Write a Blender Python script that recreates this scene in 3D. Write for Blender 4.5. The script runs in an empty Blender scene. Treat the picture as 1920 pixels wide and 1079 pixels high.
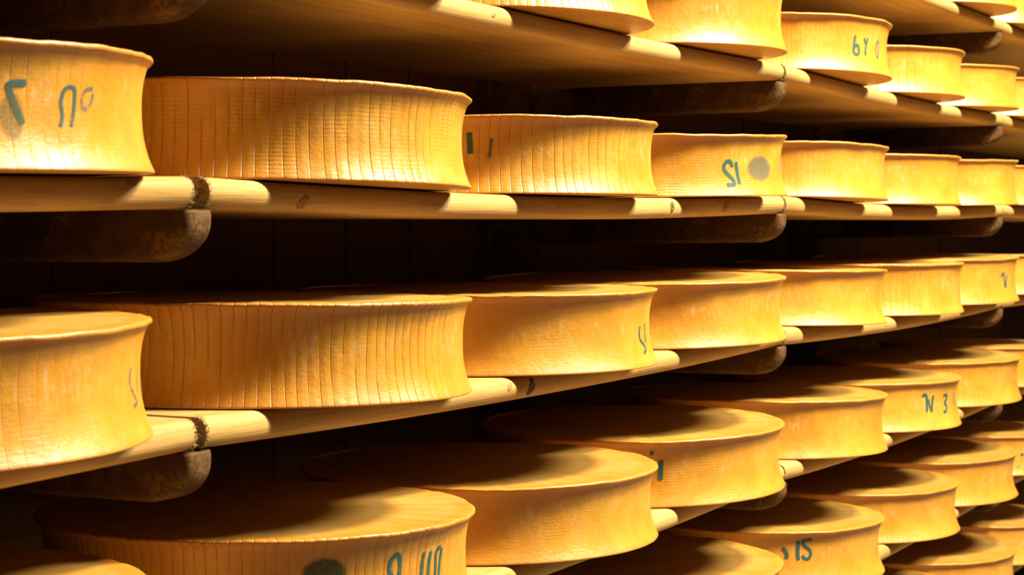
import bpy, math, random
from mathutils import noise, Vector

# ---------------------------------------------------------------- camera, world, lights, exposure
scene = bpy.context.scene
col = scene.collection
EYE = 1.60                                   # camera height above the cellar floor
HEADING = 27.554                             # degrees between the shelves and the optical axis
cam_data = bpy.data.cameras.new('camera')
cam = bpy.data.objects.new('camera', cam_data)
col.objects.link(cam)
cam.location = (0, 0, EYE)
cam.rotation_euler = (math.radians(90), 0, math.radians(HEADING - 90))
cam_data.sensor_width = 36
cam_data.lens = 3484.14 / 1920 * 36
cam_data.shift_y = -(539.5 - 423.4) / 1920
cam_data.clip_start = 0.05
cam_data.dof.use_dof = True
cam_data.dof.focus_distance = 2.75
cam_data.dof.aperture_fstop = 11.0
scene.camera = cam

world = bpy.data.worlds.new('cellar_air')
scene.world = world
world.use_nodes = True
bg = world.node_tree.nodes['Background']
bg.inputs['Color'].default_value = (1.0, 0.70, 0.34, 1)
bg.inputs['Strength'].default_value = 0.02

def aisle_lamp(loc, energy, size, colour=(1.0, 0.85, 0.62)):
    d = bpy.data.lights.new('aisle_lamp', 'POINT')
    d.energy = energy
    d.color = colour
    d.shadow_soft_size = size
    o = bpy.data.objects.new('aisle_lamp', d)
    o.location = loc
    col.objects.link(o)
# lamps hung high over the aisle: one opposite the picture, the next one farther down
aisle_lamp((3.5, -0.72, EYE + 3.35), 2650, 0.32, (1.0, 0.78, 0.47))
aisle_lamp((4.6, -2.4, EYE + 4.1), 3150, 0.70, (1.0, 0.93, 0.83))

vs = scene.view_settings
vs.view_transform = 'Standard'
vs.look = 'None'
vs.gamma = 1
vs.use_curve_mapping = False
vs.exposure = 0.0
scene.cycles.max_bounces = 6
scene.cycles.diffuse_bounces = 3
scene.cycles.glossy_bounces = 2

# ---------------------------------------------------------------- helpers
def tag(o, label, cat, group=None):
    o['label'] = label
    o['category'] = cat
    if group:
        o['group'] = group
    return o

def mesh_obj(name, verts, faces, mat, parent=None, smooth=True):
    me = bpy.data.meshes.new(name)
    me.from_pydata(verts, [], faces)
    me.materials.append(mat)
    me.update()
    if smooth:
        me.polygons.foreach_set('use_smooth', [True] * len(me.polygons))
    o = bpy.data.objects.new(name, me)
    col.objects.link(o)
    if parent:
        o.parent = parent
    return o

def empty(name, loc):
    o = bpy.data.objects.new(name, None)
    o.location = loc
    o.empty_display_size = 0.05
    col.objects.link(o)
    return o

class NT:
    def __init__(self, name):
        self.m = bpy.data.materials.new(name)
        self.m.use_nodes = True
        self.t = self.m.node_tree
        self.b = self.t.nodes['Principled BSDF']
    def n(self, kind, **kw):
        nd = self.t.nodes.new(kind)
        for k, v in kw.items():
            setattr(nd, k, v)
        return nd
    def put(self, sock, v):
        if v is None:
            return
        if hasattr(v, 'links'):
            self.t.links.new(v, sock)
        elif isinstance(v, (tuple, list)) and len(v) == 3 and sock.type == 'RGBA':
            sock.default_value = (*v, 1)
        else:
            sock.default_value = v
    def math(self, op, a, b=None, c=None, clamp=False):
        nd = self.n('ShaderNodeMath', operation=op, use_clamp=clamp)
        self.put(nd.inputs[0], a); self.put(nd.inputs[1], b); self.put(nd.inputs[2], c)
        return nd.outputs[0]
    def ramp(self, v, lo, hi, a=0.0, b=1.0, smooth=True):
        nd = self.n('ShaderNodeMapRange')
        nd.interpolation_type = 'SMOOTHSTEP' if smooth else 'LINEAR'
        self.put(nd.inputs[0], v)
        for i, x in enumerate((lo, hi, a, b)):
            self.put(nd.inputs[i + 1], x)
        return nd.outputs[0]
    def mix(self, fac, a, b, blend='MIX'):
        nd = self.n('ShaderNodeMix', data_type='RGBA', blend_type=blend)
        self.put(nd.inputs[0], fac); self.put(nd.inputs[6], a); self.put(nd.inputs[7], b)
        return nd.outputs[2]
    def xyz(self, x, y, z):
        nd = self.n('ShaderNodeCombineXYZ')
        for i, v in enumerate((x, y, z)):
            self.put(nd.inputs[i], v)
        return nd.outputs[0]
    def noise(self, vec, scale, detail=3, rough=0.55, dim='3D'):
        nd = self.n('ShaderNodeTexNoise', noise_dimensions=dim)
        self.put(nd.inputs['Vector'], vec)
        nd.inputs['Scale'].default_value = scale
        nd.inputs['Detail'].default_value = detail
        nd.inputs['Roughness'].default_value = rough
        return nd.outputs['Fac']
    def attr(self, name):
        return self.n('ShaderNodeAttribute', attribute_type='OBJECT', attribute_name=name).outputs['Fac']
    def objco(self):
        tc = self.n('ShaderNodeTexCoord').outputs['Object']
        s = self.n('ShaderNodeSeparateXYZ')
        self.put(s.inputs[0], tc)
        return tc, s.outputs[0], s.outputs[1], s.outputs[2]
    def bump(self, h, dist, strength=1.0, normal=None):
        nd = self.n('ShaderNodeBump')
        self.put(nd.inputs['Strength'], strength)
        nd.inputs['Distance'].default_value = dist
        self.put(nd.inputs['Height'], h)
        if normal is not None:
            self.put(nd.inputs['Normal'], normal)
        return nd.outputs[0]

# ---------------------------------------------------------------- materials
def cheese_material():
    k = NT('cheese_rind')
    co, x, y, z = k.objco()
    seed = k.attr('seed'); ridge = k.attr('ridge'); weave = k.attr('weave'); bands = k.attr('bands')
    height = k.attr('wheel_height'); pitch = k.attr('ridge_pitch'); tint = k.attr('tint')
    ang = k.math('ARCTAN2', x, k.math('MULTIPLY', y, -1.0))
    arc = k.math('MULTIPLY', ang, 0.29)
    v = k.math('DIVIDE', z, height)
    rad = k.math('SQRT', k.math('ADD', k.math('MULTIPLY', x, x), k.math('MULTIPLY', y, y)))
    side = k.ramp(rad, 0.26, 0.278)                                   # 1 on the side, 0 on the flat faces
    P = k.xyz(arc, z, k.math('MULTIPLY', seed, 7.3))
    # vertical creases of the cloth and hoop: irregular spacing, each line of its own strength
    wob = k.noise(k.xyz(k.math('MULTIPLY', arc, 14), k.math('MULTIPLY', z, 3), seed), 1.0, 2)
    ph = k.math('ADD', k.math('DIVIDE', arc, pitch), k.math('MULTIPLY', wob, 0.9))
    tri = k.math('PINGPONG', ph, 0.5)                                  # 0 at a crease, .5 between
    crease = k.ramp(tri, 0.0, 0.075, 1.0, 0.0)
    lineid = k.math('ROUND', ph)
    per = k.noise(k.xyz(lineid, k.math('MULTIPLY', z, 14), k.math('ADD', seed, 3.0)), 0.73, 2)
    crease = k.math('MULTIPLY', crease, k.ramp(per, 0.30, 0.54))
    crease = k.math('MULTIPLY', k.math('MULTIPLY', crease, ridge), side)
    groove = k.math('MULTIPLY', k.math('MULTIPLY', k.ramp(tri, 0.0, 0.5, 0.0, 1.0), ridge), 0.22)
    # fine weave of the cheesecloth
    wx = k.math('PINGPONG', k.math('ADD', k.math('DIVIDE', arc, 0.0026), k.math('MULTIPLY', k.noise(P, 60, 2), 1.5)), 0.5)
    wz = k.math('PINGPONG', k.math('ADD', k.math('DIVIDE', z, 0.0024), k.math('MULTIPLY', k.noise(P, 45, 2), 2.0)), 0.5)
    wv = k.math('MULTIPLY', k.math('ADD', wx, wz), weave)
    # faint horizontal bands
    hb = k.math('PINGPONG', k.math('ADD', k.math('DIVIDE', z, 0.0052), k.math('MULTIPLY', k.noise(P, 11, 3), 1.6)), 0.5)
    hbm = k.math('MULTIPLY', k.math('MULTIPLY', hb, bands), k.ramp(k.noise(P, 16, 2), 0.4, 0.6))
    fine = k.noise(P, 420, 3, 0.6)
    big = k.noise(P, 9, 4)
    # colours
    base = k.mix(k.ramp(big, 0.32, 0.68), (0.47, 0.208, 0.015), (0.53, 0.268, 0.028))
    base = k.mix(k.math('MULTIPLY', k.ramp(k.noise(P, 26, 5, 0.65), 0.45, 0.75), 0.45), base, (0.40, 0.178, 0.009))
    # redder near the two rims: mostly the orange shade there, painted into the rind
    rim = k.math('ADD', k.ramp(v, 0.76, 0.96), k.ramp(v, 0.10, 0.0), clamp=True)
    base = k.mix(k.math('MULTIPLY', rim, 0.75), base, (0.448, 0.179, 0.019))
    # dry pale bloom in upright flecks
    fl = k.noise(k.xyz(k.math('MULTIPLY', arc, 150), k.math('MULTIPLY', z, 38), k.math('MULTIPLY', seed, 5)), 1.0, 4, 0.7)
    zone = k.math('MULTIPLY', k.ramp(v, 0.34, 0.55), k.ramp(v, 0.84, 0.70))
    zone = k.math('MULTIPLY', zone, k.ramp(k.noise(P, 12, 2), 0.42, 0.6))
    bloom = k.math('MULTIPLY', k.math('MULTIPLY', k.ramp(fl, 0.5, 0.66), zone), k.math('MULTIPLY', side, 0.6))
    base = k.mix(bloom, base, (0.512, 0.365, 0.166))
    base = k.mix(k.math('MULTIPLY', crease, 0.22), base, (0.358, 0.160, 0.010))
    # flat faces are a little browner and blotched
    blot = k.noise(co, 5.5, 5, 0.6)
    face = k.mix(k.ramp(blot, 0.35, 0.7), (0.375, 0.192, 0.026), (0.43, 0.243, 0.048))
    face = k.mix(k.math('MULTIPLY', k.ramp(k.noise(co, 55, 3), 0.55, 0.75), 0.25), face, (0.294, 0.134, 0.022))
    c = k.mix(side, face, base)
    hue = k.n('ShaderNodeHueSaturation')
    k.put(hue.inputs['Color'], c)
    k.put(hue.inputs['Value'], tint)
    k.put(k.b.inputs['Base Color'], hue.outputs[0])
    k.put(k.b.inputs['Roughness'], k.ramp(k.noise(P, 30, 3), 0.3, 0.7, 0.32, 0.46))
    k.b.inputs['Specular IOR Level'].default_value = 0.62
    h = k.math('SUBTRACT', groove, k.math('MULTIPLY', crease, 0.6))
    h = k.math('ADD', h, k.math('MULTIPLY', wv, 0.17))
    h = k.math('ADD', h, k.math('MULTIPLY', hbm, 0.22))
    h = k.math('MULTIPLY', h, side)
    h = k.math('ADD', h, k.math('MULTIPLY', fine, 0.22))
    h = k.math('ADD', h, k.math('MULTIPLY', k.noise(co, 70, 3), 0.5))
    k.put(k.b.inputs['Normal'], k.bump(h, 0.0016, 0.9))
    return k.m

def ink_material(name, colr, lo, hi, strength, scale=420):
    k = NT(name)
    co = k.objco()[0]
    sp = k.noise(co, scale, 3, 0.6)
    blot = k.noise(co, 90, 3, 0.6)
    a = k.math('MULTIPLY', k.ramp(k.math('ADD', k.math('MULTIPLY', sp, 0.6), k.math('MULTIPLY', blot, 0.4)), lo, hi), strength)
    k.put(k.b.inputs['Base Color'], colr)
    k.b.inputs['Roughness'].default_value = 0.6
    k.put(k.b.inputs['Alpha'], a)
    return k.m

def smear_material(name, colr, strength):
    """ink soaked into the rind: dense in the middle, ragged to the outline (UV radius)"""
    k = NT(name)
    co = k.objco()[0]
    uv = k.n('ShaderNodeTexCoord').outputs['UV']
    ln = k.n('ShaderNodeVectorMath', operation='LENGTH')
    k.put(ln.inputs[0], uv)
    r = k.math('ADD', ln.outputs['Value'], k.math('MULTIPLY', k.math('SUBTRACT', k.noise(co, 130, 4, 0.65), 0.5), 0.3))
    edge = k.ramp(r, 1.0, 0.72)
    grain = k.ramp(k.noise(co, 520, 2), 0.3, 0.6, 0.45, 1.0)
    k.put(k.b.inputs['Base Color'], colr)
    k.b.inputs['Roughness'].default_value = 0.6
    k.put(k.b.inputs['Alpha'], k.math('MULTIPLY', k.math('MULTIPLY', edge, grain), strength))
    return k.m

def wood_material(name, c1, c2, c3, rough=0.55, grain=1.0, dirt=0.0, dirtcol=(0.3, 0.2, 0.1)):
    k = NT(name)
    co, x, y, z = k.objco()
    seed = k.attr('seed')
    q = k.xyz(k.math('ADD', k.math('MULTIPLY', x, 1.3), k.math('MULTIPLY', seed, 11.0)), k.math('MULTIPLY', y, 26), k.math('MULTIPLY', z, 26))
    g = k.noise(q, 1.6, 5, 0.6)
    fineq = k.xyz(k.math('MULTIPLY', x, 9), k.math('MULTIPLY', y, 260), k.math('MULTIPLY', z, 260))
    fg = k.noise(fineq, 1.0, 3, 0.6)
    c = k.mix(k.ramp(g, 0.36, 0.64), c1, c2)
    c = k.mix(k.math('MULTIPLY', k.ramp(fg, 0.5, 0.72), 0.35 * grain), c, c3)
    c = k.mix(k.math('MULTIPLY', k.ramp(k.noise(co, 3.5, 4), 0.5, 0.75), 0.35), c, c3)
    spot = k.noise(k.xyz(k.math('MULTIPLY', x, 18), k.math('MULTIPLY', y, 90), k.math('MULTIPLY', z, 90)), 1.0, 2)
    c = k.mix(k.math('MULTIPLY', k.ramp(spot, 0.72, 0.80), 0.7), c, (c3[0] * .4, c3[1] * .35, c3[2] * .3))
    if dirt:
        d = k.math('MULTIPLY', k.ramp(k.noise(co, 17, 6, 0.68), 0.5, 0.66), k.ramp(k.noise(co, 160, 3), 0.35, 0.6))
        c = k.mix(k.math('MULTIPLY', d, dirt), c, dirtcol)
    k.put(k.b.inputs['Base Color'], c)
    k.b.inputs['Roughness'].default_value = rough
    k.b.inputs['Specular IOR Level'].default_value = 0.2
    h = k.math('ADD', k.math('MULTIPLY', fg, 0.6), k.math('MULTIPLY', g, 0.6))
    k.put(k.b.inputs['Normal'], k.bump(h, 0.0012, 0.7))
    return k.m

def end_grain_material():
    k = NT('rough_end_grain')
    co = k.objco()[0]
    c = k.mix(k.ramp(k.noise(co, 240, 4, 0.7), 0.3, 0.7), (0.16, 0.10, 0.035), (0.42, 0.29, 0.12))
    k.put(k.b.inputs['Base Color'], c)
    k.b.inputs['Roughness'].default_value = 0.95
    k.put(k.b.inputs['Normal'], k.bump(k.noise(co, 300, 4, 0.7), 0.004, 1.0))
    return k.m

def plain_noise_material(name, c1, c2, scale, rough=0.9):
    k = NT(name)
    co = k.objco()[0]
    k.put(k.b.inputs['Base Color'], k.mix(k.ramp(k.noise(co, scale, 5, 0.6), 0.35, 0.65), c1, c2))
    k.b.inputs['Roughness'].default_value = rough
    k.put(k.b.inputs['Normal'], k.bump(k.noise(co, scale * 9, 4), 0.003, 0.6))
    return k.m

CHEESE = cheese_material()
INK = {
    'ink': ink_material('teal_stamp_ink', (0.010, 0.082, 0.076), 0.31, 0.47, 0.9),
    'faint': ink_material('faded_stamp_ink', (0.022, 0.10, 0.115), 0.34, 0.55, 0.68),
    'oval': smear_material('grey_green_seal_ink', (0.085, 0.125, 0.080), 0.76),
    'ovaldark': smear_material('dark_green_seal_ink', (0.025, 0.035, 0.010), 0.9),
    'smear': smear_material('green_ink_smear', (0.10, 0.11, 0.014), 0.5),
}
PINE = wood_material('pale_spruce', (0.36, 0.225, 0.066), (0.43, 0.28, 0.095), (0.23, 0.12, 0.026), 0.55, 1.5)
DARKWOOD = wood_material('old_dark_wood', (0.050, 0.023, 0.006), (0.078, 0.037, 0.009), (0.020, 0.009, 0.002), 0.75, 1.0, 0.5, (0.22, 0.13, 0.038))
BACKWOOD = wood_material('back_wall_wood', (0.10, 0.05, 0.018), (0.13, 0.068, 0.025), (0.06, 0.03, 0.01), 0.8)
ENDGRAIN = end_grain_material()
KNOT = plain_noise_material('dark_knot', (0.035, 0.015, 0.004), (0.10, 0.045, 0.012), 120, 0.7)
KNOT_PALE = plain_noise_material('brown_knot', (0.20, 0.10, 0.025), (0.36, 0.20, 0.06), 120, 0.7)
STONE = plain_noise_material('cellar_floor_concrete', (0.12, 0.09, 0.06), (0.16, 0.125, 0.085), 3.0)

# ---------------------------------------------------------------- measures of the rack (metres; x along the shelves, y into the rack)
FRONT = 1.282            # front of the shelf planks
BACK = 1.775             # back of the shelf planks
THICK = 0.036
AXIS = 1.468             # line of the wheel centres
JOINTS = [-0.28, 1.70, 3.682, 5.662, 9.622]
HALF_GAP = [0.004, 0.009, 0.004, 0.003, 0.003]
# shelf name, plank-top height at each joint (relative to the camera), sag, bays built
SHELVES = {
    'B': ('first', [0.62, 0.62, 0.62, 0.622, 0.622], 0.006, (0, 1, 2, 3)),
    'A': ('second', [0.333, 0.333, 0.337, 0.338, 0.338], 0.010, (0, 1, 2, 3)),
    1: ('third', [0.058, 0.056, 0.0625, 0.0645, 0.0645], 0.013, (0, 1, 2, 3)),
    2: ('fourth', [-0.216, -0.218, -0.213, -0.213, -0.213], 0.012, (0, 1, 2, 3)),
    3: ('fifth', [-0.500, -0.500, -0.497, -0.499, -0.499], 0.012, (0, 1, 2, 3)),
    4: ('sixth', [-0.768, -0.768, -0.768, -0.770, -0.770], 0.010, (0, 1, 2, 3)),
    5: ('seventh', [-1.046, -1.046, -1.046, -1.046, -1.046], 0.010, (1, 2, 3)),
}

def half_gap(row, j):
    return 0.014 if (row, j) == (1, 1) else HALF_GAP[j]

def plank_top(row, bay, s):
    name, ends, sag, bays = SHELVES[row]
    a, b = JOINTS[bay], JOINTS[bay + 1]
    t = (s - a) / (b - a)
    return EYE + ends[bay] * (1 - t) + ends[bay + 1] * t - sag * (1 - (2 * t - 1) ** 2)

def bay_of(s):
    for i in range(len(JOINTS) - 1):
        if JOINTS[i] <= s < JOINTS[i + 1]:
            return i
    return len(JOINTS) - 2

# ---------------------------------------------------------------- the setting
def box(name, lo, hi, mat, parent=None):
    (x0, y0, z0), (x1, y1, z1) = lo, hi
    v = [(x0, y0, z0), (x1, y0, z0), (x1, y1, z0), (x0, y1, z0), (x0, y0, z1), (x1, y0, z1), (x1, y1, z1), (x0, y1, z1)]
    f = [(0, 3, 2, 1), (4, 5, 6, 7), (0, 1, 5, 4), (1, 2, 6, 5), (2, 3, 7, 6), (3, 0, 4, 7)]
    return mesh_obj(name, v, f, mat, parent, smooth=False)

floor = box('floor', (-3, -3.2, -0.1), (10.5, 2.2, 0.0), STONE)
floor['kind'] = 'structure'
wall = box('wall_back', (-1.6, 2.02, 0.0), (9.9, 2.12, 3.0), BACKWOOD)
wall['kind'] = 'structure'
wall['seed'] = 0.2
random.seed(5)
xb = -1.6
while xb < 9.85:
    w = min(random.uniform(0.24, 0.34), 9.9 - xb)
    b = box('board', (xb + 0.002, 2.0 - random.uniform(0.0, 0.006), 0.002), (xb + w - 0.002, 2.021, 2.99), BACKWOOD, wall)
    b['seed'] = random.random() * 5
    xb += w

# rack posts behind the joints
POSTN = ['', 'behind the nearest bracket column at the left edge', 'behind the middle bracket column', 'behind the far bracket column on the right', '']
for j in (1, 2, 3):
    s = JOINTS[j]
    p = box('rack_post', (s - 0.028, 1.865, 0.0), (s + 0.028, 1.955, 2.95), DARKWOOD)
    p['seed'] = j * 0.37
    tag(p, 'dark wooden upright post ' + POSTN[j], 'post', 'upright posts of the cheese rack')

# ---------------------------------------------------------------- shelf planks
def plank_profile():
    """closed outline (y, z from the plank top), rounded nose at the front"""
    pts = []
    n = 14
    r = THICK / 2
    for i in range(n + 1):                                # nose: from the underside round to the top
        a = -math.pi / 2 - math.pi * i / n
        ca, sa = math.cos(a), math.sin(a)
        pts.append((FRONT + r * 0.95 + r * 0.95 * ca * (abs(ca) ** -0.12 if abs(ca) > 1e-6 else 0), -r + r * sa * -1 * -1))
    for t in (0.25, 0.5, 0.75):
        pts.append((FRONT + r + (BACK - FRONT - r) * t, 0.0))
    pts += [(BACK, 0.0), (BACK, -THICK)]
    for t in (0.75, 0.5, 0.25):
        pts.append((FRONT + r + (BACK - FRONT - r) * t, -THICK))
    return pts

PROFILE = plank_profile()
BAYN = ['nearest bay at left edge', 'bay left of the middle brackets', 'bay right of the middle brackets', 'farthest bay at right edge']

def nose_point(u, lift):
    """point on the rounded nose, u = 0 underside .. 1 top, lifted off the surface"""
    n = 14
    f = u * n
    i = min(int(f), n - 1)
    a, b = PROFILE[i], PROFILE[i + 1]
    t = f - i
    y, z = a[0] + (b[0] - a[0]) * t, a[1] + (b[1] - a[1]) * t
    cy, cz = FRONT + THICK / 2, -THICK / 2
    l = math.hypot(y - cy, z - cz)
    return y + (y - cy) / l * lift, z + (z - cz) / l * lift

planks = {}
def make_plank(row, bay):
    rng = random.Random(hash((str(row), bay)) % 1000 if False else (ord(str(row)[0]) * 17 + bay * 7))
    a = JOINTS[bay] + half_gap(row, bay)
    b = JOINTS[bay + 1] - half_gap(row, bay + 1)
    root = empty('shelf_plank', (a, 0, EYE + SHELVES[row][1][bay]))
    ox, oz = a, EYE + SHELVES[row][1][bay]
    N = 48
    m = len(PROFILE)
    V, F = [], []
    so = rng.random() * 50
    for i in range(N + 1):
        s = a + (b - a) * i / N
        zt = plank_top(row, bay, s)
        for j, (y, z) in enumerate(PROFILE):
            k = noise.noise(Vector((s * 1.7, j * 0.15 if j < 15 else 2.0, so)))
            dy = k * 0.002 if j < 15 else 0
            V.append((s - ox, y + dy, zt + z - oz + (k * 0.0007 if z < -0.004 else 0)))
    for i in range(N):
        for j in range(m):
            q = (j + 1) % m
            F.append((i * m + j, i * m + q, (i + 1) * m + q, (i + 1) * m + j))
    o = mesh_obj('plank', V, F, PINE, root)
    o['seed'] = rng.random() * 6
    mod = o.modifiers.new('edges', 'EDGE_SPLIT')
    mod.split_angle = math.radians(50)
    # rough sawn ends: a raised, jittered cap on either end
    for end, s in ((0, a), (1, b)):
        zt = plank_top(row, bay, s)
        sign = -1 if end == 0 else 1
        E, EF = [], []
        ring = [(y, z) for y, z in PROFILE]
        cy, cz = FRONT + THICK / 2, -THICK / 2
        for lev in range(5):
            t = 1 - lev / 5
            for (y, z) in ring:
                yy = cy + (y - cy) * t if y < FRONT + 0.03 else (FRONT + 0.02 + (y - FRONT - 0.02) * 1.0)
                zz = cz + (z - cz) * t
                jit = (rng.random() - 0.3) * 0.003 * (0.4 + (lev > 0))
                E.append((s - ox + sign * (0.0004 + max(jit, 0)), yy, zt + zz - oz))
        for lev in range(4):
            for j in range(m):
                q = (j + 1) % m
                quad = (lev * m + j, lev * m + q, (lev + 1) * m + q, (lev + 1) * m + j)
                EF.append(quad if end == 0 else quad[::-1])
        EF.append(tuple(4 * m + j for j in range(m)))
        mesh_obj('sawn_end', E, EF, ENDGRAIN, root, smooth=False)
    tag(root, 'pale pine plank, %s shelf from the top, %s' % (SHELVES[row][0], BAYN[bay]), 'shelf', 'pine shelf planks')
    planks[(row, bay)] = (root, ox, oz)
    return root

for row in SHELVES:
    for bay in SHELVES[row][3]:
        make_plank(row, bay)

def knot(row, s, u0, u1, half, mat=None):
    """dark knot wrapped over the rounded front of a plank"""
    bay = bay_of(s)
    root, ox, oz = planks[(row, bay)]
    V, F = [], []
    n, rings = 16, 3
    uc, uh = (u0 + u1) / 2, (u1 - u0) / 2
    V.append(None)
    rr = random.Random(int(s * 100))
    wob = [rr.uniform(0.75, 1.15) for _ in range(n)]
    def pt(ds, u, lift):
        u = min(max(u, 0.0), 1.0)
        y, z = nose_point(u, lift)
        return (s + ds - ox, y, plank_top(row, bay, s + ds) + z - oz)
    V[0] = pt(0, uc, 0.0003)
    for r in range(1, rings + 1):
        for i in range(n):
            a = 2 * math.pi * i / n
            k = r / rings * wob[i]
            V.append(pt(half * k * math.cos(a) + half * 0.5 * k * math.sin(a), uc + uh * k * math.sin(a), 0.0012 if r < rings else 0.0002))
    for i in range(n):
        F.append((0, 1 + i, 1 + (i + 1) % n))
        for r in range(rings - 1):
            p, q = 1 + r * n, 1 + (r + 1) * n
            F.append((p + i, q + i, q + (i + 1) % n, p + (i + 1) % n))
    mesh_obj('knot', V, F, mat or KNOT, root)

knot(1, 3.075, 0.25, 0.75, 0.011)
knot(1, 3.345, 0.30, 0.75, 0.014, KNOT_PALE)
knot(1, 1.905, 0.22, 0.60, 0.011, KNOT_PALE)
knot(2, 2.522, 0.25, 0.80, 0.012)
knot(2, 2.45, 0.45, 0.70, 0.010, KNOT_PALE)
knot('A', 2.40, 0.45, 0.60, 0.007, KNOT_PALE)
knot(1, 1.58, 0.55, 0.85, 0.010, KNOT_PALE)

# frayed fibres round the sawn ends
def fray(row, j, side, count):
    s = JOINTS[j] + side * half_gap(row, j)
    bay = j if side > 0 else j - 1
    root, ox, oz = planks[(row, bay)]
    rr = random.Random(j * 31 + side + count)
    V, F = [], []
    for i in range(count):
        u = rr.uniform(0.1, 1.0)
        y, z = nose_point(u, -0.001)
        y2, z2 = nose_point(u, rr.uniform(0.0005, 0.004))
        ds = rr.uniform(-0.001, 0.006) * side
        L = rr.uniform(0.002, 0.006)
        zt = plank_top(row, bay, s)
        p = Vector((s + ds - ox, y, zt + z - oz))
        q = Vector((s + ds - side * L * rr.uniform(0.2, 1.0) - ox, y2, zt + z2 - oz))
        w = Vector((rr.uniform(-1, 1), rr.uniform(-1, 1), rr.uniform(-1, 1))) * 0.0007
        w2 = w.cross((q - p)).normalized() * 0.0006
        k = len(V)
        V += [tuple(p + w), tuple(p - w), tuple(p + w2), tuple(q)]
        F += [(k, k + 1, k + 3), (k + 1, k + 2, k + 3), (k + 2, k, k + 3)]
    o = mesh_obj('frayed_fibres', V, F, ENDGRAIN, root, smooth=False)
    o['kind'] = 'stuff'

for row in ('A', 1, 2):
    for j in (1, 2):
        fray(row, j, 1, 130)
        fray(row, j, -1, 80)

# ---------------------------------------------------------------- bracket arms under the joints
def make_arm(row, j):
    s = JOINTS[j] + 0.004
    top = EYE + SHELVES[row][1][j] - THICK - 0.0022
    half = 0.026
    y0, y1 = FRONT + 0.004, 1.864
    hgt, hback = 0.060, 0.066
    prof = [(y1, 0.0), (y0 + 0.10, 0.0), (y0 + 0.004, 0.0)]
    for i in range(1, 5):
        a = math.pi / 2 * i / 5
        prof.append((y0 + 0.004 - 0.004 * math.sin(a), -0.004 + 0.004 * math.cos(a)))
    rad, rz = 0.066, 0.046
    for i in range(13):
        a = math.pi / 2 * i / 12
        prof.append((y0 + rad - rad * math.cos(a), -(hgt - rz) - rz * math.sin(a)))
    prof += [(y0 + 0.22, -hgt - 0.001), (y1, -hback)]
    cy, cz = 1.5, -0.03
    rr = random.Random(j * 13 + ord(str(row)[0]))
    so = rr.random() * 30
    levels = [(-half, 0.010), (-half + 0.003, 0.004), (-half + 0.010, 0.0), (0.0, 0.0), (half - 0.010, 0.0), (half - 0.003, 0.004), (half, 0.010)]
    V, F = [], []
    m = len(prof)
    for ds, ins in levels:
        for (y, z) in prof:
            yy, zz = y, z
            # inset towards the inside for rounded long edges
            if y < y0 + 0.09:
                c = Vector((y - (y0 + 0.06), z + 0.028))
                c = c.normalized() * ins
                yy, zz = y - c.x, z - c.y if z < -0.001 else z
            elif z < -0.03:
                zz = z + ins
            k = noise.noise(Vector((y * 9, z * 30, so + ds * 12))) * 0.0018
            if z < -0.002:
                zz += k
            V.append((ds, yy + (k if y < y0 + 0.05 else 0), zz))
    L = len(levels)
    for i in range(L - 1):
        for q in range(m):
            r = (q + 1) % m
            F.append((i * m + q, i * m + r, (i + 1) * m + r, (i + 1) * m + q))
    F.append(tuple(range(m))[::-1])
    F.append(tuple((L - 1) * m + i for i in range(m)))
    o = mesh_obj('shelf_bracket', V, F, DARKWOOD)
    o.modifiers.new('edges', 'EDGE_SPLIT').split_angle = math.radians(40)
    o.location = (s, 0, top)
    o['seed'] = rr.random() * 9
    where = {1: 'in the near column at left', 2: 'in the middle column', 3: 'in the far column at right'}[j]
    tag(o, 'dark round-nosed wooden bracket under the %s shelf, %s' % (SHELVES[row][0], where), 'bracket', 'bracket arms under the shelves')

for row, js in (('B', (3,)), ('A', (1, 2, 3)), (1, (1, 2, 3)), (2, (1, 2, 3)), (3, (1, 2, 3)), (4, (2, 3)), (5, (3,))):
    for j in js:
        make_arm(row, j)

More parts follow.
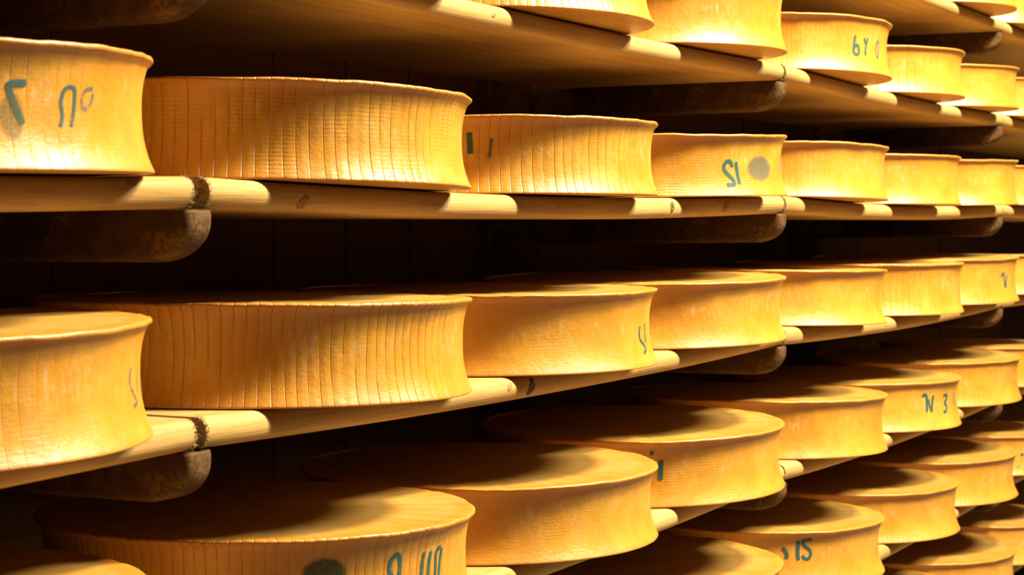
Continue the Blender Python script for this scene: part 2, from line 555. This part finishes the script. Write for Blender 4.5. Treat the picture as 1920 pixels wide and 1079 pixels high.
# ---------------------------------------------------------------- cheese wheels
class Wheel:
    def __init__(self, s, H, seed, inset=0.0145, R=0.300, wob=1.0, fold=None):
        self.s, self.H, self.seed, self.inset, self.R, self.wob, self.fold = s, H, seed, inset, R, wob, fold
    def radius(self, th, z):
        """outer radius at angle th (0 = straight out of the rack) and height z"""
        u = min(max(z / self.H, 0.0), 1.0)
        n = noise.noise(Vector((math.sin(th) * 2.2, math.cos(th) * 2.2, self.seed * 5.1)))
        n2 = noise.noise(Vector((math.sin(th) * 9, math.cos(th) * 9, self.seed * 3.3 + u * 1.5)))
        ex = abs(2 * u - 1.04)
        c = self.inset * (1 + 0.25 * n) * (1 - min(ex, 1.05) ** 2.5)
        t = min(max((self.H - z - 0.0042) / 0.0065, 0.0), 1.0)
        c += 0.0040 * t * t * (3 - 2 * t) * (1 - 0.55 * min(max((self.H - z) / self.H, 0), 1))     # lip under the upper rim
        r = self.R - 0.0012 * (1 - u) - c + self.wob * (0.0022 * n + 0.0008 * n2) - 0.0022 * self.wob
        if self.fold:
            for (a, w, d) in self.fold:
                x = (math.degrees(th) - a) / w
                r += d * math.exp(-x * x) * (0.4 + 0.6 * math.sin(math.pi * u))
        return r
    def rim_z(self, th, top):
        n = noise.noise(Vector((math.sin(th) * 1.8, math.cos(th) * 1.8, self.seed * 2.7 + (9 if top else 0))))
        n2 = noise.noise(Vector((math.sin(th) * 7, math.cos(th) * 7, self.seed * 1.7 + (4 if top else 0))))
        return self.wob * (0.0018 * n + 0.0013 * n2 + 0.0006 * noise.noise(Vector((math.sin(th) * 21, math.cos(th) * 21, self.seed))))
    def build(self, nseg=224):
        V, F = [], []
        H, f = self.H, 0.0028
        prof = []                                              # (kind, value, z)
        for r in (0.45, 0.8, 0.95):
            prof.append(('face', r, 0.0))
        for i in range(5):
            a = math.pi / 2 * i / 4
            prof.append(('rim', f - f * math.sin(a), f - f * math.cos(a)))
        ns = 20
        for i in range(1, ns):
            t = i / ns
            t = t + 0.09 * math.sin(2 * math.pi * t) * -1 if t < 0.5 else 1 - (1 - t) ** 1.35 * 2 ** 0.35
            prof.append(('side', 0, f + (H - 2 * f) * max(t, 0.012)))
        ft = 0.0048
        for i in range(5):
            a = math.pi / 2 * i / 4
            prof.append(('rim', ft - ft * math.cos(a), H - ft + ft * math.sin(a)))
        for r in (0.95, 0.8, 0.45):
            prof.append(('face', r, H))
        m = len(prof)
        for i in range(nseg):
            th = 2 * math.pi * i / nseg
            sn, cs = math.sin(th), -math.cos(th)
            rt, rb = self.radius(th, H), self.radius(th, 0)
            zt = self.rim_z(th, True)
            for kind, a, z in prof:
                u = z / H
                if kind == 'side':
                    r = self.radius(th, z)
                elif kind == 'rim':
                    r = (self.radius(th, z)) - a
                else:
                    r = a * ((rt if z > 0 else rb) - 0.006)
                zz = z + zt * u * u
                if kind == 'face' and z > 0:
                    zz += 0.0012 * (1 - a) + 0.0008 * noise.noise(Vector((r * sn * 9, r * cs * 9, self.seed)))
                V.append((r * sn, r * cs, zz))
        for i in range(nseg):
            k = (i + 1) % nseg
            for j in range(m - 1):
                F.append((i * m + j, k * m + j, k * m + j + 1, i * m + j + 1))
        cb, ct = len(V), len(V) + 1
        V += [(0, 0, 0), (0, 0, H + 0.0012)]
        for i in range(nseg):
            k = (i + 1) % nseg
            F.append((cb, k * m, i * m))
            F.append((ct, i * m + m - 1, k * m + m - 1))
        return V, F

# row, column: centre along the shelf, height, ridges, weave, bands, crease pitch, brightness, label
ORD = ['leftmost', 'second', 'third', 'fourth', 'fifth', 'sixth', 'seventh', 'eighth', 'ninth']
WHEELS = {
    ('B', 6): (5.335, .121, .2, .2, .1, .02, 1.0, 'cheese wheel cut by the top edge, above the far top-right bracket'),
    ('B', 7): (5.985, .121, .1, .2, .1, .02, 1.0, 'pale cheese wheel at the very top right corner of the picture'),
    ('A', 1): (2.035, .121, .5, .2, .3, .016, 1.0, 'cheese wheel above the top edge, left neighbour of the cropped ribbed wheel'),
    ('A', 2): (2.679, .121, .9, .2, .5, .014, 1.0, 'ribbed cheese wheel cropped at top middle, only its lower rim showing'),
    ('A', 3): (3.334, .123, .08, .25, .1, .022, 1.0, 'smooth pale cheese wheel at the top, right of the cropped ribbed wheel'),
    ('A', 4): (4.053, .123, .3, .1, .1, .011, 1.0, 'cheese wheel stamped with teal b Y 0 marks on the second shelf'),
    ('A', 5): (4.727, .117, 1.0, .1, .1, .026, 1.0, 'cheese wheel with broad upright ribs, right of the b Y 0 wheel'),
    ('A', 6): (5.360, .117, .1, .3, .1, .02, 1.0, 'small smooth cheese wheel beside the far bracket on the second shelf'),
    ('A', 7): (6.000, .119, .1, .2, .1, .02, 1.0, 'cheese wheel cut by the right edge on the second shelf'),
    (1, 0): (1.376, .121, .30, .25, .3, .018, 1.0, 'cheese wheel with faded 7 and arch stamps at upper left edge'),
    (1, 1): (2.055, .122, 1.0, .15, 1.0, .0165, .98, 'large wheel with upright creases and fine bands beside the arch-stamped wheel'),
    (1, 2): (2.699, .119, .85, .55, .2, .017, 1.0, 'creased speckled cheese wheel left of the wheel with the grey oval seal'),
    (1, 3): (3.334, .115, .05, .15, .9, .02, 1.03, 'cheese wheel stamped with a mirrored 12 and a grey oval seal'),
    (1, 4): (4.027, .120, .30, .15, .1, .014, 1.0, 'plain cheese wheel just right of the one with the grey oval seal'),
    (1, 5): (4.683, .123, .25, .2, .1, .02, 1.0, 'plain cheese wheel, sixth from left on the third shelf'),
    (1, 6): (5.353, .127, .1, .3, .2, .02, 1.0, 'plain cheese wheel, seventh from left on the third shelf'),
    (1, 7): (6.010, .123, .1, .2, .1, .02, 1.0, 'cheese wheel cut by the right edge on the third shelf'),
    (2, 0): (1.374, .122, .25, .55, .3, .02, 1.0, 'large cheese wheel with faint blue stamp at the left edge, fourth shelf'),
    (2, 1): (2.060, .126, 1.0, .45, .2, .0155, .96, 'large deeply ribbed cheese wheel, second from left on the fourth shelf'),
    (2, 2): (2.693, .122, .05, 1.0, .2, .02, 1.0, 'cloth-textured cheese wheel with a blue stamp near its right side'),
    (2, 3): (3.330, .119, .10, .5, .2, .02, 1.02, 'cheese wheel with an upright fold, above the middle bracket of the fourth shelf'),
    (2, 4): (4.014, .120, .05, .2, .1, .02, 1.02, 'smooth yellow cheese wheel, fifth from left on the fourth shelf'),
    (2, 5): (4.716, .127, .7, .2, .1, .017, .97, 'faintly ribbed cheese wheel, sixth from left on the fourth shelf'),
    (2, 6): (5.360, .127, .55, .2, .1, .018, .97, 'cheese wheel with a small teal n-shaped stamp, fourth shelf at right'),
    (2, 7): (6.020, .123, .2, .2, .1, .02, 1.0, 'cheese wheel cut by the right edge on the fourth shelf'),
    (3, 0): (1.374, .124, .2, .4, .2, .02, 1.0, 'cheese wheel in the bottom left corner, only its top showing'),
    (3, 1): (2.069, .123, .85, .35, .2, .0145, .95, 'ribbed cheese wheel with dark oval seal and 0 stamps at bottom left'),
    (3, 2): (2.695, .116, .05, 1.0, .5, .02, .96, 'cloth-textured unmarked cheese wheel at bottom centre'),
    (3, 3): (3.321, .121, .05, .35, .8, .02, .98, 'finely banded cheese wheel with teal marks on its left, fifth shelf'),
    (3, 4): (4.019, .123, .1, .2, .1, .02, .98, 'smooth cheese wheel left of the one stamped n 3, fifth shelf'),
    (3, 5): (4.688, .120, .05, .2, .1, .02, .98, 'cheese wheel stamped with teal n and 3 signs, fifth shelf'),
    (3, 6): (5.389, .123, .7, .2, .1, .016, .97, 'faintly ribbed cheese wheel right of the n 3 wheel, fifth shelf'),
    (3, 7): (6.020, .122, .2, .2, .1, .02, .97, 'cheese wheel cut by the right edge on the fifth shelf'),
    (4, 3): (3.315, .121, .1, .4, .2, .02, .97, 'cheese wheel at the bottom edge, left of the one stamped IS'),
    (4, 4): (3.993, .119, .3, .15, .1, .018, .96, 'cheese wheel stamped with a bold teal IS sign at bottom right'),
    (4, 5): (4.672, .120, .35, .15, .1, .015, .96, 'unmarked cheese wheel right of the IS-stamped wheel, sixth shelf'),
    (4, 6): (5.339, .122, .45, .15, .1, .014, .96, 'cheese wheel, third to the right from the bottom-edge wheel, sixth shelf'),
    (4, 7): (6.000, .121, .2, .2, .1, .02, .96, 'dotted cheese wheel cut by the right edge on the sixth shelf'),
    (5, 5): (4.680, .121, .2, .2, .1, .02, .96, 'cheese wheel barely rising over the bottom edge at right'),
    (5, 6): (5.333, .121, .3, .2, .1, .016, .96, 'cheese wheel in the lower right corner, its top and rim showing'),
    (5, 7): (6.000, .121, .2, .2, .1, .02, .96, 'cheese wheel cut by the right edge on the seventh shelf'),
}
FOLDS = {(2, 3): [(-63, 1.3, -0.0035), (-60.5, 1.6, 0.003)], (1, 1): [(26, 1.4, -0.0020), (31, 3.0, 0.0018)], (3, 2): [(18, 1.5, -0.0015)]}
wheel_objs, wheel_shape = {}, {}
for n, (key, (s, H, ridge, weave, bands, pitch, tint, label)) in enumerate(WHEELS.items()):
    row, k = key
    rng = random.Random(n * 7 + 3)
    seed = round(rng.random() * 9 + n * 0.31, 3)
    w = Wheel(s, H, seed, inset=rng.uniform(0.0115, 0.0138), fold=FOLDS.get(key))
    V, F = w.build(256 if k <= 3 else 160)
    o = mesh_obj('cheese_wheel', V, F, CHEESE)
    bay = bay_of(s)
    zl, zr = plank_top(row, bay, s - 0.296), plank_top(row, bay, s + 0.296)      # the wheel rests across the sagging plank
    o.location = (s, AXIS, (zl + zr) / 2 + 0.0012)
    o.rotation_euler = (0, -math.atan2(zr - zl, 0.592), 0)
    for a, v in (('seed', seed), ('ridge', ridge), ('weave', weave), ('bands', bands), ('ridge_pitch', pitch), ('tint', tint), ('wheel_height', H)):
        o[a] = v
    tag(o, label, 'cheese wheel', 'cheese wheels maturing on the shelves')
    wheel_objs[key], wheel_shape[key] = o, w

# ---------------------------------------------------------------- ink stamps on the rinds: (wheel, ink, stroke width mm, points as degrees round the wheel and mm above its foot)
STAMPS = [
    ((1, 0), 'ink', 4.3, [(-12.21, 81.6), (-14.28, 81.0), (-15.95, 79.5), (-15.73, 72.7), (-14.73, 59.3), (-13.14, 43.5)]),
    ((1, 0), 'smear', 0, [(-15.4, 49.9), (2.9, 23.4)]),
    ((1, 0), 'ink', 2.8, [(-4.3, 42.0), (-3.61, 52.7), (-3.89, 65.2), (-3.06, 76.5), (-1.63, 80.0), (-0.16, 78.4), (-0.16, 66.3), (-0.6, 53.5), (-1.34, 42.7)]),
    ((1, 0), 'faint', 2.8, [(5.51, 80.3), (3.3, 78.5), (2.17, 72.1), (2.01, 64.4), (2.65, 60.0), (4.65, 65.2), (5.69, 75.8)]),
    ((1, 2), 'ink', 5.7, [(-64.71, 92.0), (-64.55, 77.6), (-64.39, 60.0)]),
    ((1, 2), 'faint', 3.2, [(-57.87, 83.2), (-58.19, 69.6), (-58.66, 53.6)]),
    ((1, 3), 'ink', 4.9, [(-26.93, 54.0), (-28.01, 63.3), (-29.65, 64.3), (-31.13, 56.2), (-30.89, 47.9), (-28.9, 38.3), (-26.93, 28.7), (-27.11, 22.4), (-30.52, 21.2)]),
    ((1, 3), 'ink', 4.9, [(-25.15, 64.0), (-24.99, 53.3), (-24.58, 37.2), (-24.25, 22.6)]),
    ((1, 3), 'oval', 0, [(-10.79, 52.0), (9.0, 25.3)]),
    ((1, 3), 'faint', 3.9, [(13.23, 79.5), (11.85, 61.9), (10.44, 41.3)]),
    (('A', 4), 'ink', 4.6, [(-24.15, 81.3), (-24.84, 62.8), (-25.28, 43.8), (-23.46, 39.1), (-21.89, 43.0), (-21.89, 55.3), (-22.97, 59.9), (-24.5, 55.6)]),
    (('A', 4), 'ink', 4.0, [(-17.93, 78.0), (-16.87, 65.4)]),
    (('A', 4), 'ink', 4.0, [(-14.97, 79.1), (-16.42, 62.1), (-17.37, 39.2)]),
    (('A', 4), 'faint', 4.6, [(-5.46, 78.8), (-7.53, 56.8), (-6.37, 37.1), (-4.18, 58.1), (-5.15, 77.8)]),
    ((2, 0), 'faint', 2.8, [(23.9, 77.1), (22.92, 67.8), (23.31, 58.0), (26.34, 45.8), (27.9, 39.6), (24.11, 37.1)]),
    ((2, 0), 'faint', 2.4, [(29.1, 76.2), (29.1, 62.5), (29.1, 48.3)]),
    ((2, 0), 'faint', 1.9, [(38.61, 63.6), (38.61, 38.9)]),
    ((2, 2), 'ink', 3.2, [(4.69, 65.4), (3.82, 55.5), (4.33, 43.5), (7.09, 35.3), (8.21, 27.4), (5.6, 21.9)]),
    ((2, 2), 'ink', 2.4, [(9.71, 68.7), (9.71, 56.4), (9.49, 38.5)]),
    ((2, 2), 'faint', 2.4, [(15.11, 61.7), (15.11, 38.4)]),
    ((2, 6), 'ink', 5.2, [(-17.19, 71.8), (-16.31, 81.5), (-14.15, 78.2), (-13.5, 43.6)]),
    ((2, 6), 'ink', 4.5, [(-9.99, 79.3), (-11.45, 61.4), (-12.5, 41.9)]),
    ((3, 1), 'ink', 3.9, [(-17.81, 63.4), (-19.19, 70.9), (-19.36, 81.6), (-18.85, 88.5), (-17.64, 92.7), (-16.4, 90.9), (-15.86, 79.3), (-16.22, 67.6), (-17.46, 63.8)]),
    ((3, 1), 'ink', 3.9, [(-6.89, 90.2), (-7.55, 73.2), (-7.77, 59.2)]),
    ((3, 1), 'ink', 3.9, [(-3.92, 90.0), (-4.68, 70.9), (-5.06, 57.0)]),
    ((3, 1), 'ink', 3.9, [(0.96, 92.3), (-1.09, 87.1), (-1.35, 68.2), (-1.62, 55.5)]),
    ((3, 1), 'ink', 3.2, [(1.56, 89.8), (1.1, 79.2), (0.26, 55.9)]),
    ((3, 1), 'ovaldark', 0, [(-38.12, 77.8), (6.4, 20.7)]),
    ((3, 3), 'ink', 4.8, [(-59.74, 98.5), (-58.39, 96.5)]),
    ((3, 3), 'ink', 5.8, [(-55.6, 84.8), (-55.69, 67.6), (-55.89, 48.5)]),
    ((3, 5), 'ink', 5.3, [(-31.34, 83.9), (-30.28, 88.9), (-28.82, 87.2), (-27.88, 76.4), (-27.77, 45.1)]),
    ((3, 5), 'ink', 5.3, [(-23.08, 86.3), (-23.75, 65.9), (-24.16, 44.0)]),
    ((3, 5), 'ink', 3.9, [(-26.54, 77.3), (-25.76, 59.9), (-24.16, 44.9)]),
    ((3, 5), 'ink', 5.3, [(-13.92, 81.3), (-10.45, 82.7), (-10.45, 72.0), (-12.24, 64.6), (-10.45, 54.6), (-11.06, 42.8), (-13.92, 41.3)]),
    ((3, 5), 'faint', 6.6, [(0.69, 85.0), (0.69, 52.6)]),
    ((4, 4), 'ink', 5.6, [(-50.07, 99.0), (-50.07, 84.1), (-50.07, 68.3), (-49.71, 58.0)]),
    ((4, 4), 'ink', 4.4, [(-43.71, 100.7), (-46.2, 99.7), (-48.15, 97.3), (-47.17, 88.6), (-44.46, 78.3), (-43.96, 68.0), (-45.08, 59.8), (-46.93, 60.8), (-47.9, 67.8)]),
    ((4, 4), 'ink', 5.7, [(-56.94, 84.5), (-55.22, 73.6), (-55.08, 61.7)]),
    ((4, 7), 'ink', 8.2, [(-41.77, 66.6), (-41.38, 58.3)]),
    ((4, 7), 'ink', 6.6, [(-45.2, 27.9), (-44.45, 24.5)]),
]

def smooth_line(pts, step=6):
    if len(pts) < 3:
        return [(pts[0][0] + (pts[-1][0] - pts[0][0]) * i / 6, pts[0][1] + (pts[-1][1] - pts[0][1]) * i / 6) for i in range(7)]
    out = []
    P = [pts[0]] + list(pts) + [pts[-1]]
    for i in range(1, len(P) - 2):
        p0, p1, p2, p3 = P[i - 1], P[i], P[i + 1], P[i + 2]
        for q in range(step):
            t = q / step
            out.append(tuple(0.5 * (2 * p1[c] + (p2[c] - p0[c]) * t + (2 * p0[c] - 5 * p1[c] + 4 * p2[c] - p3[c]) * t * t + (3 * p1[c] - p0[c] - 3 * p2[c] + p3[c]) * t ** 3) for c in (0, 1)))
    out.append(pts[-1])
    return out

LIFT = 0.0007
def on_rind(w, arc, z):
    th = arc / 0.288
    z = min(max(z, 0.004), w.H - 0.006)
    r = w.radius(th, z) + LIFT
    return (r * math.sin(th), -r * math.cos(th), z)

for key, ink, width, pts in STAMPS:
    w, o = wheel_shape[key], wheel_objs[key]
    if ink in ('oval', 'ovaldark', 'smear'):
        (ac, zc), (ra, rz) = pts
        V, F, UV = [], [], []
        n, rings = 32, 8
        ra = math.radians(ra) * 0.288 * 1.08
        rz = rz * 0.001 * 1.08
        ac, zc = math.radians(ac) * 0.288, zc * 0.001
        V.append(on_rind(w, ac, zc)); UV.append((0, 0))
        for r in range(1, rings + 1):
            for i in range(n):
                a = 2 * math.pi * i / n
                V.append(on_rind(w, ac + ra * r / rings * math.cos(a), zc + rz * r / rings * math.sin(a)))
                UV.append((1.05 * r / rings * math.cos(a), 1.05 * r / rings * math.sin(a)))
        for i in range(n):
            F.append((0, 1 + i, 1 + (i + 1) % n))
            for r in range(rings - 1):
                p, q = 1 + r * n, 1 + (r + 1) * n
                F.append((p + i, q + i, q + (i + 1) % n, p + (i + 1) % n))
        name = 'ink_smear' if ink == 'smear' else 'oval_seal'
        c = mesh_obj(name, V, F, INK[ink], o)
        uvl = c.data.uv_layers.new(name='UVMap')
        for lp in c.data.loops:
            uvl.data[lp.index].uv = UV[lp.vertex_index]
        c['label'] = {'oval': 'round grey-green stamped seal', 'ovaldark': 'dark green stamped oval seal', 'smear': 'greenish smear of stamp ink'}[ink]
    else:
        line = [(math.radians(a) * 0.288, z * 0.001) for a, z in smooth_line(pts)]
        V, F = [], []
        hw = width * 0.0008
        for i, (a, z) in enumerate(line):
            p, q = line[max(i - 1, 0)], line[min(i + 1, len(line) - 1)]
            dx, dz = q[0] - p[0], q[1] - p[1]
            l = math.hypot(dx, dz) or 1.0
            nx, nz = -dz / l, dx / l
            k = 1.0 if 0 < i < len(line) - 1 else 0.75
            for t in (-1, -0.33, 0.33, 1):
                V.append(on_rind(w, a + nx * hw * t * k, z + nz * hw * t * k))
        for i in range(len(line) - 1):
            for t in range(3):
                F.append((i * 4 + t, i * 4 + t + 1, (i + 1) * 4 + t + 1, (i + 1) * 4 + t))
        c = mesh_obj('stamped_digit', V, F, INK[ink], o)
        c['label'] = 'teal stamped ink stroke' if ink == 'ink' else 'faded teal stamped ink stroke'
